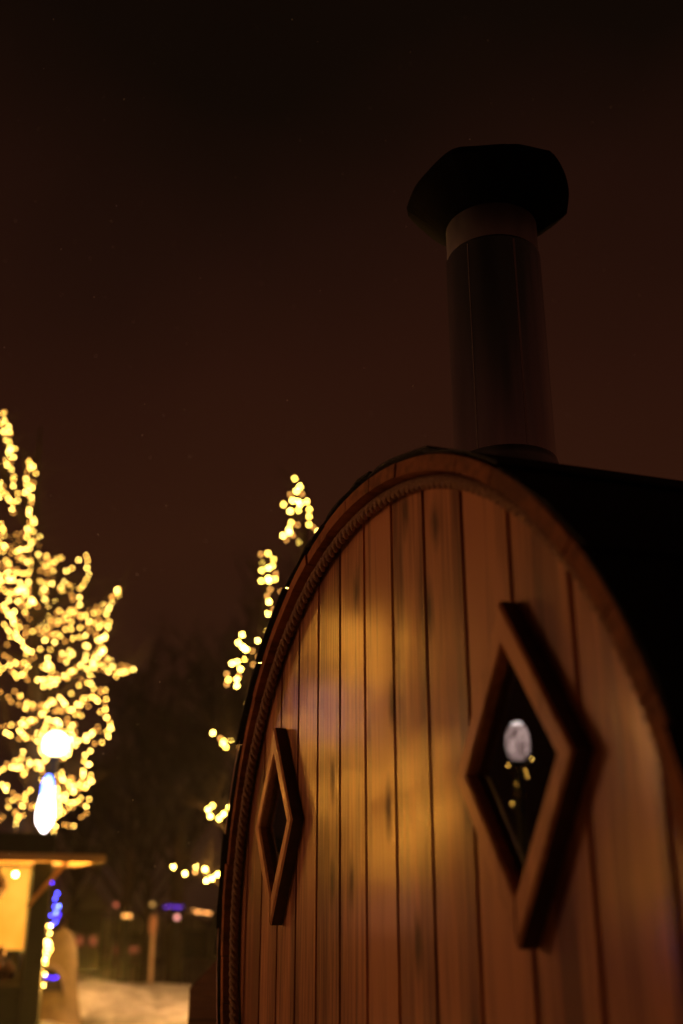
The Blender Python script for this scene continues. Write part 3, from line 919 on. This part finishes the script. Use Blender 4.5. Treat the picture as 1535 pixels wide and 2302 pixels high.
bm = B(); lathe(bm, [(.01, -.16), (.05, -.15), (.085, -.10), (.10, -.03), (.096, .05), (.075, .11), (.04, .15), (.01, .16)], 32, (0, 0, p.z)); sh = obj('shade', bm, rib_mat('lit_ribbed_glass'), root, smooth=True)
bm = B()
for k in range(10):
    a = 2 * PI * k / 10
    tube(bm, [((r + .004) * math.cos(a), (r + .004) * math.sin(a), p.z + z) for r, z in [(.05, -.15), (.085, -.10), (.10, -.03), (.096, .05), (.075, .11), (.04, .15)]], .004, 5)
obj('ribs', bm, M_post, sh)
bm = B(); bmesh.ops.create_uvsphere(bm, u_segments=16, v_segments=10, radius=.05, matrix=Matrix.Translation((0, 0, p.z + .12)) @ Matrix.Diagonal((1.2, 1.2, .8, 1)))
obj('lamp_top', bm, bulb_mat('lit_top', (1, .84, .8), 15), sh, smooth=True)

# ================================================================== MARKET STALLS
M_green = noisy(mat('dark_green_paint', rough=.55), (.006, .014, .010), (.012, .026, .018), 5, .15, (6, 6, .8))
M_board = noisy(mat('raw_board', rough=.7), (.48, .30, .13), (.66, .44, .20), 5, .2, (1, 12, 12))
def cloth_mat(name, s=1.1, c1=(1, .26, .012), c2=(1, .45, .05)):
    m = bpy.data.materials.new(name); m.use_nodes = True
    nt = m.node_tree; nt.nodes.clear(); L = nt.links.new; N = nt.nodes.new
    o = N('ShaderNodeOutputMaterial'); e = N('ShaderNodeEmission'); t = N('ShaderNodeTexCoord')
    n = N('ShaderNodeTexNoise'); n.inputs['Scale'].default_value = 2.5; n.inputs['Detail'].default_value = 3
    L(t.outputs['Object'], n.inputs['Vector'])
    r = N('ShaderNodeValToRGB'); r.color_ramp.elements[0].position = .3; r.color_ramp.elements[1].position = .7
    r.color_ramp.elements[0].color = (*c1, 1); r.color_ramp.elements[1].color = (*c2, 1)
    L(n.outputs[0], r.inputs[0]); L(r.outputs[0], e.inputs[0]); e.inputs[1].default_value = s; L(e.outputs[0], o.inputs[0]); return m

def stall(origin, rz, label, group, power=35, panel=(1.35,), w=1.9):
    """origin: foot of the right-hand front corner post; the hut runs to local -X, the counter side is local +X"""
    root = empty('market_stall', origin, rz)
    tag(root, label, 'market stall', group)
    ht = 1.535
    # side wall towards the camera with an opening: apron, corner post, top band
    bm = B(); box(bm, (-w / 2 - .05, 0, .36), (w, .05, .72)); 
    for k in range(5): box(bm, (-w / 2 - .05, -.029, .09 + k * .14), (w, .012, .006))
    obj('side_wall', bm, M_green, root)
    bm = B(); box(bm, (-.045, 0, ht / 2), (.13, .13, ht), bevel=.006); obj('corner_post', bm, M_green, root)
    bm = B(); box(bm, (-w - .05, 0, ht / 2), (.09, .09, ht), bevel=.006); obj('corner_post', bm, M_green, root)
    for x in (-.045, -w - .05):
        bm = B(); box(bm, (x, 1.6, ht / 2), (.09, .09, ht), bevel=.006); obj('corner_post', bm, M_green, root)
    bm = B(); box(bm, (-w / 2, 1.62, ht / 2), (w, .03, ht)); obj('back_wall', bm, M_green, root)
    bm = B(); box(bm, (-w - .07, .8, ht / 2), (.03, 1.5, ht)); obj('end_wall', bm, M_green, root)
    bm = B(); box(bm, (.02, .8, .42), (.04, 1.5, .84)); obj('counter_front', bm, M_green, root)
    bm = B(); box(bm, (-.12, .8, .5), (.26, 1.4, .035), bevel=.004); obj('counter', bm, M_board, root)
    # roof board reaching out over the counter with a raking bracket
    bm = B(); box(bm, (-w / 2 + .095, .75, ht + .045), (w + .55, 2.0, .035), Matrix.Rotation(R(.6), 3, 'Y'), bevel=.004)
    box(bm, (-w / 2 + .095, -.262, ht + .030), (w + .55, .024, .05), Matrix.Rotation(R(.6), 3, 'Y'))
    obj('roof_board', bm, M_board, root)
    bm = B(); box(bm, (-w / 2 - .02, .05, ht + .13), (w + .1, .06, .15), bevel=.006); obj('sign_board', bm, M_green, root)
    bm = B()
    a = Vector((-.13, -.09, ht - .30)); b = Vector((.12, -.09, ht + .01))
    tube(bm, [a, b], .018, 6); obj('bracket', bm, M_board, root)
    # lit cloth panel hanging inside
    bm = B()
    cw = .52 if w < 2 else 2.6
    for k in range(16):
        x0 = -.10 - cw + cw * k / 16; x1 = -.10 - cw + cw * (k + 1) / 16
        y0 = .5 + .02 * math.sin(k * 1.3); y1 = .5 + .02 * math.sin((k + 1) * 1.3)
        bm.faces.new([bm.verts.new((x0, y0, .93)), bm.verts.new((x1, y1, .93)), bm.verts.new((x1, y1, ht - .02)), bm.verts.new((x0, y0, ht - .02))])
    obj('cloth_panel', bm, cloth_mat('lit_cloth', *panel), root)
    bm = B()
    for k in range(3): box(bm, (-.72 - k * .36, .8, 1.0 + .0 * k), (.30, .3, .22 + .07 * k), bevel=.02)
    obj('goods', bm, M_dark_wood, root)
    bm = B(); lathe(bm, [(.004, .16), (.02, .10), (.06, .07), (.075, 0), (.05, -.06), (.015, -.08), (.012, -.14)], 12, (-.34, .25, 1.36)); obj('hanging_basket', bm, M_dark_wood, root, smooth=True)
    bm = B()
    for gx, gz, gr in ((-.20, .80, .05), (-.30, .82, .07), (-.41, .80, .06), (-.26, .92, .035), (-.44, .93, .04)):
        lathe(bm, [(gr * .7, -gr), (gr, -gr * .4), (gr * .9, gr * .5), (gr * .3, gr), (gr * .3, gr * 1.3)], 10, (gx, .3, gz), capb=True, capt=True)
    obj('jars', bm, M_dark_wood, root, smooth=True)
    # lamp hanging inside
    bm = B(); tube(bm, [(-.22, .25, ht), (-.22, .25, ht - .06)], .004, 5)
    lp = obj('pendant_cord', bm, M_wire, root)
    bm = B(); bmesh.ops.create_icosphere(bm, subdivisions=2, radius=.018, matrix=Matrix.Translation((-.22, .25, ht - .08))); obj('lamp_bulb', bm, M_bw[0], lp)
    bm = B(); bmesh.ops.create_icosphere(bm, subdivisions=2, radius=.018, matrix=Matrix.Translation((-.36, .3, ht - .19))); obj('lamp_bulb', bm, M_bw[1], lp)
    if power:  # added light low outside the counter, no fixture, brightens the snow
        ld = bpy.data.lights.new('fill_light', 'POINT'); ld.energy = power; ld.color = (1, .46, .07); ld.shadow_soft_size = .05
        lo = bpy.data.objects.new('fill_light', ld); COL.objects.link(lo); lo.parent = root; lo.location = (.45, .4, .75)
    return root
DS = 8.2
p = at(101, 2016, DS)
stall((p.x, p.y, 0), R(19), 'dark green market stall with pale roof board and glowing yellow cloth inside', 'stalls', 330)
p = mirrored(-38.0, 0, 12.5)
stall((p.x, p.y, 0), R(38), 'dark green market stall left of the frame with pink lit cloth', 'stalls', 60, (2.4, (1, .26, .12), (1, .40, .20)), 1.9)

# warm garland down the stall corner and blue garland above it
def px_strand(pts, d, dj=.03, lv=None):
    return [(at(x, y, d + rs.uniform(-dj, dj)), lv) for x, y in pts]
g1 = []
for k in range(3):
    pts = [(100 + 5 * math.sin(i * .8 + k * 2) + rs.uniform(-4, 6) + (4 if i > 3 and i < 10 else 0) - i * .9, 2082 + i * 8.3) for i in range(18)]
    g1.append(px_strand(pts, 9.0))
g1.append(px_strand([(84, 2205), (82, 2213), (80, 2220), (82, 2228)], 9.0))
g1.append(px_strand([(90,2090),(108,2118),(112,2134),(98,2060),(108,2140)], 9.0))
string_lights('string_lights', at(95, 2230, 9.0), g1, BM_W, 'dense warm fairy lights hanging down beside the stall corner post', levels=(.6, .3, .1))
string_lights('string_lights', at(112, 2080, 9.3), [px_strand([(114,1984),(126,2008),(121,2020),(105,2030),(120,2038),(129,2038),(123,2052),(112,2058),(127,2060),(122,2072),(101,2076),(114,2079),(130,2055)], 9.3)], BM_B, 'cluster of blue bulbs hanging above the yellow ones beside the stall')
# ================================================================== SNOW SCULPTURE
p = at(146, 2016, 12.0); zg = ground_h(p.x, p.y)
root = empty('snow_sculpture', (p.x, p.y, zg), R(8))
tag(root, 'rounded snow sculpture with a dark arched opening at its foot', 'snow sculpture')
top = at(140, 2082, 12.0).z - zg
bm = B()
rings_ = []
for i in range(15):
    t = i / 14
    r = .175 * (1 - max(0, (t - .62) / .38) ** 2.2) ** .5 * (1 + .8 * (1 - t) ** 4)
    ring = []
    for j in range(28):
        a = 2 * PI * j / 28
        rr = max(.004, r * (1 + .04 * math.sin(a * 3 + t * 5)))
        ring.append(bm.verts.new((rr * math.cos(a), rr * math.sin(a), top * t)))
    rings_.append(ring)
for A, C in zip(rings_, rings_[1:]):
    for j in range(28): bm.faces.new((A[j], A[(j + 1) % 28], C[(j + 1) % 28], C[j]))
bm.faces.new(rings_[-1])
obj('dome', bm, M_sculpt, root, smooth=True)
bm = B()
out = [(-.14 + .28 * .5 * (1 - math.cos(PI * k / 12)), .20 + .20 * math.sin(PI * k / 12)) for k in range(13)]
prism(bm, [(x - .06, z + .24) for x, z in out], -.42, -.16)
bmesh.ops.recalc_face_normals(bm, faces=bm.faces)
obj('opening', bm, mat('painted_shade', (.01, .006, .006), .9), root)  # solid dark block, the hollow's shade is put into its colour
bm = B()
arch = [((-.18 + .36 * .5 * (1 - math.cos(PI * k / 12))) - .06, -.41, .38 + .29 * math.sin(PI * k / 12)) for k in range(13)]
tube(bm, arch, .025, 8); obj('arch_rim', bm, M_sculpt, root, smooth=True)
string_lights('string_lights', at(118, 2200, 11.5), [px_strand([(100,2196),(108,2197),(113,2199),(120,2199),(124,2197)], 11.4, .01, 2)], BM_B, 'short row of blue bulbs in the opening of the snow sculpture')

# ================================================================== SIGN POST, WOODEN BOX, SNOW FENCE
p = at(347, 2016, 17.5); zg = ground_h(p.x, p.y)
root = empty('sign_post', (p.x, p.y, zg), R(-6))
tag(root, 'slim post with a small oblong sign at its top beyond the snow field', 'sign post')
hz = at(347, 2055, 17.5).z - zg
bm = B(); box(bm, (0, 0, (hz - .05) / 2), (.055, .05, hz - .05), bevel=.004); obj('post', bm, noisy(mat('pale_post', rough=.6), (.55, .38, .28), (.7, .5, .38), 4), root)
bm = B()
for z_ in (0,): 
    n_ = 20
    pr = [(.065 * math.cos(2 * PI * k / n_), hz - .16 + .16 * math.sin(2 * PI * k / n_)) for k in range(n_)]
    prism(bm, pr, -.05, -.03)
bmesh.ops.recalc_face_normals(bm, faces=bm.faces)
obj('sign_plate', bm, noisy(mat('pink_plate', rough=.5), (.42, .22, .16), (.5, .28, .2), 3), root)

# boxy brown structure between the snow and the sauna
p = at(433, 2016, 4.6)
root = empty('storage_box', (p.x, p.y, 0), R(-6))
tag(root, 'brown wooden storage box with a sloping lid between snow and sauna', 'storage box')
M_boxw = noisy(mat('brown_boards', rough=.7), (.10, .035, .018), (.17, .065, .032), 5, .2, (2, 2, 14))
zt0 = at(433, 2222, 4.6).z
bm = B()
out = [(0, 0), (.75, 0), (.75, zt0 + .42), (.22, zt0 + .22), (0, zt0)]
prism(bm, out, 0, .8)
bmesh.ops.recalc_face_normals(bm, faces=bm.faces)
obj('body', bm, M_boxw, root)
bm = B()
for k in range(1, 7): box(bm, (.37, -.004, k * .14), (.74, .008, .006))
obj('board_joints', bm, M_dark_wood, root)

# low fence stakes in the dark beyond the crest
for i, (x, y) in enumerate(((232, 2150), (247, 2152), (262, 2154), (281, 2156), (300, 2158))):
    p = at(x, y, 21); zg = ground_h(p.x, p.y)
    bm = B(); tube(bm, [(0, 0, -.05), (0, 0, .45), (.01, 0, 1.0)], [.03, .028, .022], 7)
    o = obj('fence_stake', bm, M_dark_wood); o.location = (p.x, p.y, zg)
    nm = ['first', 'second', 'third', 'fourth', 'fifth'][i]
    tag(o, 'dark wooden stake beyond the snow crest, %s from the snow sculpture' % nm, 'stake', 'row of stakes beyond the snow field')

# ================================================================== DARK TREES BEHIND
def bare_tree(loc, h, seed, label, spread=.36):
    rr = random.Random(seed)
    root = empty('bare_tree', loc, rr.uniform(0, 6))
    tag(root, label, 'tree', 'dark bare trees beyond the park')
    bt = B(); bc = B()
    tube(bt, [(0, 0, 0), (.03 * h * .2, 0, h * .25), (0, .02 * h * .3, h * .5)], [h * .028, h * .02, h * .014], 8)
    def grow(p, d, l, r, lev):
        q = p + d * l * .5 + Vector((rr.uniform(-.06, .06), rr.uniform(-.06, .06), 0)) * l
        e = p + d * l
        tube(bc, [p, q, e], [r, r * .75, r * .45], 4 if lev < 2 else 3, cap=False)
        if lev >= 4: return
        nb = (4, 4, 4, 5)[lev]
        for k in range(nb):
            s = p.lerp(e, rr.uniform(.35, 1)); 
            nd = (d + Vector((rr.gauss(0, .55), rr.gauss(0, .55), rr.gauss(.12, .35)))).normalized()
            grow(s, nd, l * rr.uniform(.45, .68), r * .5, lev + 1)
    for k in range(8):
        a = k * 2.4; z = h * (.30 + .26 * k / 8)
        grow(Vector((0, 0, z)), Vector((math.cos(a) * .8, math.sin(a) * .8, .8 + rr.random() * .5)).normalized(), h * spread * rr.uniform(.7, 1.1), h * .010, 0)
    obj('trunk', bt, M_bark, root); obj('crown', bc, M_twig, root)
    return root
tl = ['tall dark bare tree nearest the fairy lit tree', 'broad dark bare tree rising in the gap between the two lit trees', 'dark bare tree just left of the sauna roof edge', 'low dark bare tree behind the sign post', 'dark bare tree behind the roof of the green stall', 'thin bare tree whose twigs show above the lights by the sauna']
for i, (x, d, yt) in enumerate(((285, 24, 1560), (395, 26, 1400), (520, 27, 1450), (330, 30, 1700), (160, 34, 1650), (590, 22, 1290))):
    p = at(x, 2016, d); zg = ground_h(p.x, p.y); zt = at(x, yt, d).z
    bare_tree((p.x, p.y, zg), (zt - zg), 50 + i, tl[i])

# ================================================================== FAR HOUSES AND LIGHTS
M_house = noisy(mat('dark_render', rough=.85), (.02, .012, .010), (.045, .028, .022), 3)
M_roofsnow = snow_mat('roof_snow', (.3, .27, .25), (.4, .36, .34), .2, 2)
M_win = bulb_mat('lit_window', (1, .38, .09), .9)
M_winr = bulb_mat('lit_window_red', (1, .22, .08), .25)
def house(x0, x1, ybase, ytop, d, label, wins, seed, ridge=.5):
    a = at(x0, 2016, d); b = at(x1, 2016, d)
    zg = min(ground_h(a.x, a.y), ground_h(b.x, b.y))
    zt = at((x0 + x1) / 2, ytop, d).z
    c = (a + b) / 2; w = (b - a).length
    root = empty('house', (c.x, c.y, zg), math.atan2(b.y - a.y, b.x - a.x))
    tag(root, label, 'house', 'far houses beyond the park')
    hh = zt - zg
    wall_h = hh * .68
    bm = B(); box(bm, (0, 2.5, wall_h / 2), (w, 5, wall_h)); obj('wall', bm, M_house, root)
    bm = B()
    prism(bm, [(-w / 2 - .3, wall_h + .01), (w / 2 + .3, wall_h + .01), (w / 2 * .2, hh + .01), (-w / 2 * .2, hh + .01)], -.3, 5.3)
    bmesh.ops.recalc_face_normals(bm, faces=bm.faces); obj('roof', bm, M_roofsnow, root)
    for fx, fz, ww, wh, m in wins:
        bm = B(); box(bm, (fx * w / 2, -.03, fz * wall_h), (ww + .12, .06, wh + .12)); fr = obj('window', bm, M_house, root)
        bm = B(); box(bm, (fx * w / 2, -.07, fz * wall_h), (ww, .02, wh)); obj('pane', bm, m, fr)
house(150, 235, 2100, 1985, 52, 'far dark house with pale snowy roof behind the blue bulbs', [(-.2, .5, .3, .4, M_winr), (.5, .5, .3, .4, M_winr)], 1)
house(262, 330, 2100, 2062, 60, 'far low house with a row of dull red windows left of the sign post', [(-.75, .45, .5, .3, M_winr), (-.35, .45, .5, .3, M_winr), (.05, .45, .5, .3, M_winr), (.45, .45, .5, .3, M_winr), (.8, .45, .4, .3, M_winr)], 2)
house(372, 470, 2110, 2058, 66, 'far low house with one pink window right of the sign post', [(-.55, .8, .8, .6, bulb_mat('lit_window_pink', (1, .25, .22), 1.2))], 3)
house(480, 640, 2110, 2000, 70, 'far dark house mostly hidden behind the sauna', [(.3, .5, .6, .6, M_winr)], 4)

# small far lamps: each a globe on a post
def far_lamp(x, y, d, r, m, label):
    p = at(x, y, d); zg = ground_h(p.x, p.y)
    root = empty('path_lamp', (p.x, p.y, zg))
    tag(root, label, 'path lamp', 'small lamps beyond the park')
    bm = B(); tube(bm, [(0, 0, 0), (0, 0, max(.3, p.z - zg - r))], .03, 6); obj('post', bm, M_post, root)
    bm = B(); bmesh.ops.create_icosphere(bm, subdivisions=2, radius=r, matrix=Matrix.Translation((0, 0, p.z - zg))); obj('globe', bm, m, root)
M_far = bulb_mat('far_amber', (1, .40, .08), 3.4); M_far2 = bulb_mat('far_dim', (1, .22, .10), .8); M_farp = bulb_mat('far_purple', (.22, .05, 1), 3)
far_lamp(277, 2059, 20.5, .035, M_far, 'far amber lamp left of the sign post, left one of the close pair')
far_lamp(288, 2059, 20.8, .035, M_far, 'far amber lamp left of the sign post, right one of the close pair')
far_lamp(258, 2034, 21, .04, M_far2, 'faint red lamp above the close amber pair')
far_lamp(340, 2033, 21, .04, bulb_mat('far_olive', (1, .5, .12), .9), 'faint yellow lamp just above the sign post')
far_lamp(395, 2062, 20, .042, bulb_mat('far_pink', (1, .36, .30), 2.2), 'far pinkish lamp right of the sign post under the purple lights')
def festoon(pts, d, m, label, r=.02):
    root = empty('festoon', at(pts[0][0], pts[0][1], d)); L = Vector(root.location)
    tag(root, label, 'string lights', 'far festoons')
    bm = B(); tube(bm, [at(x, y, d) - L for x, y in pts], .004, 3, cap=False); obj('wire', bm, M_wire, root)
    for k in (0, -1):
        q = at(pts[k][0], pts[k][1], d) - L; g_ = ground_h(q.x + L.x, q.y + L.y) - L.z
        bm = B(); tube(bm, [(q.x, q.y, g_), (q.x, q.y, q.z + .03)], .02, 6); obj('pole', bm, M_post, root)
    ms = [bulb_mesh(m, r), bulb_mesh(m, r * .7)]
    for i, (x, y) in enumerate(pts):
        o = bpy.data.objects.new('bulb', ms[i % 3 == 1]); COL.objects.link(o); o.parent = root; o.location = at(x, y, d) - L
rq = random.Random(8)
festoon([(362 + i * 6.4 + rq.uniform(-1, 1), 2039 + rq.uniform(-2, 2)) for i in range(9)], 20.5, M_farp, 'far row of dim purple bulbs right of the sign post', .016)
festoon([(426 + i * 7.0 + rq.uniform(-1.5, 1.5), 2047 + i * .9 + rq.uniform(-1.5, 1.5)) for i in range(8)], 20, bulb_mat('far_orange', (1, .38, .09), 9), 'far row of orange bulbs at the left edge of the sauna', .018)

# ================================================================== FALLING SNOW
bm = B()
rs = random.Random(77)
for i in range(420):
    d = rs.uniform(1.7, 7.0)
    x = rs.uniform(-.45, .45) * d; z = rs.uniform(-.1, 1.05) * d
    p = Vector((x, d, H + z))
    q = p - base
    if q.dot(uy) > -.05 and abs(q.dot(ux)) < 1.3 and p.z < 2.3: continue
    r = rs.uniform(.0007, .0016)
    bmesh.ops.create_icosphere(bm, subdivisions=1, radius=1, matrix=Matrix.Translation(p) @ Matrix.Rotation(rs.uniform(-.7, .7), 4, 'Y') @ Matrix.Diagonal((r, r, r * rs.uniform(1, 2.2), 1)))
tag(obj('snowflakes', bm, mat('snowflake', (.8, .8, .82), .6)), kind='stuff', label='sparse snowflakes drifting through the night air', cat='snow')

# ================================================================== HAZE (fine snow in the air round the lamps)
top = 15.0
bm = B(); box(bm, (0, 0, (top - 9) / 2), (640, 640, top + 9))
M_haze = bpy.data.materials.new('haze'); M_haze.use_nodes = True
nt = M_haze.node_tree; nt.nodes.clear()
ho = nt.nodes.new('ShaderNodeOutputMaterial'); hv = nt.nodes.new('ShaderNodeVolumePrincipled')
hv.inputs['Color'].default_value = (.82, .80, .78, 1); hv.inputs['Density'].default_value = .0009; hv.inputs['Anisotropy'].default_value = .75
nt.links.new(hv.outputs[0], ho.inputs['Volume'])
tag(obj('haze', bm, M_haze), kind='stuff')
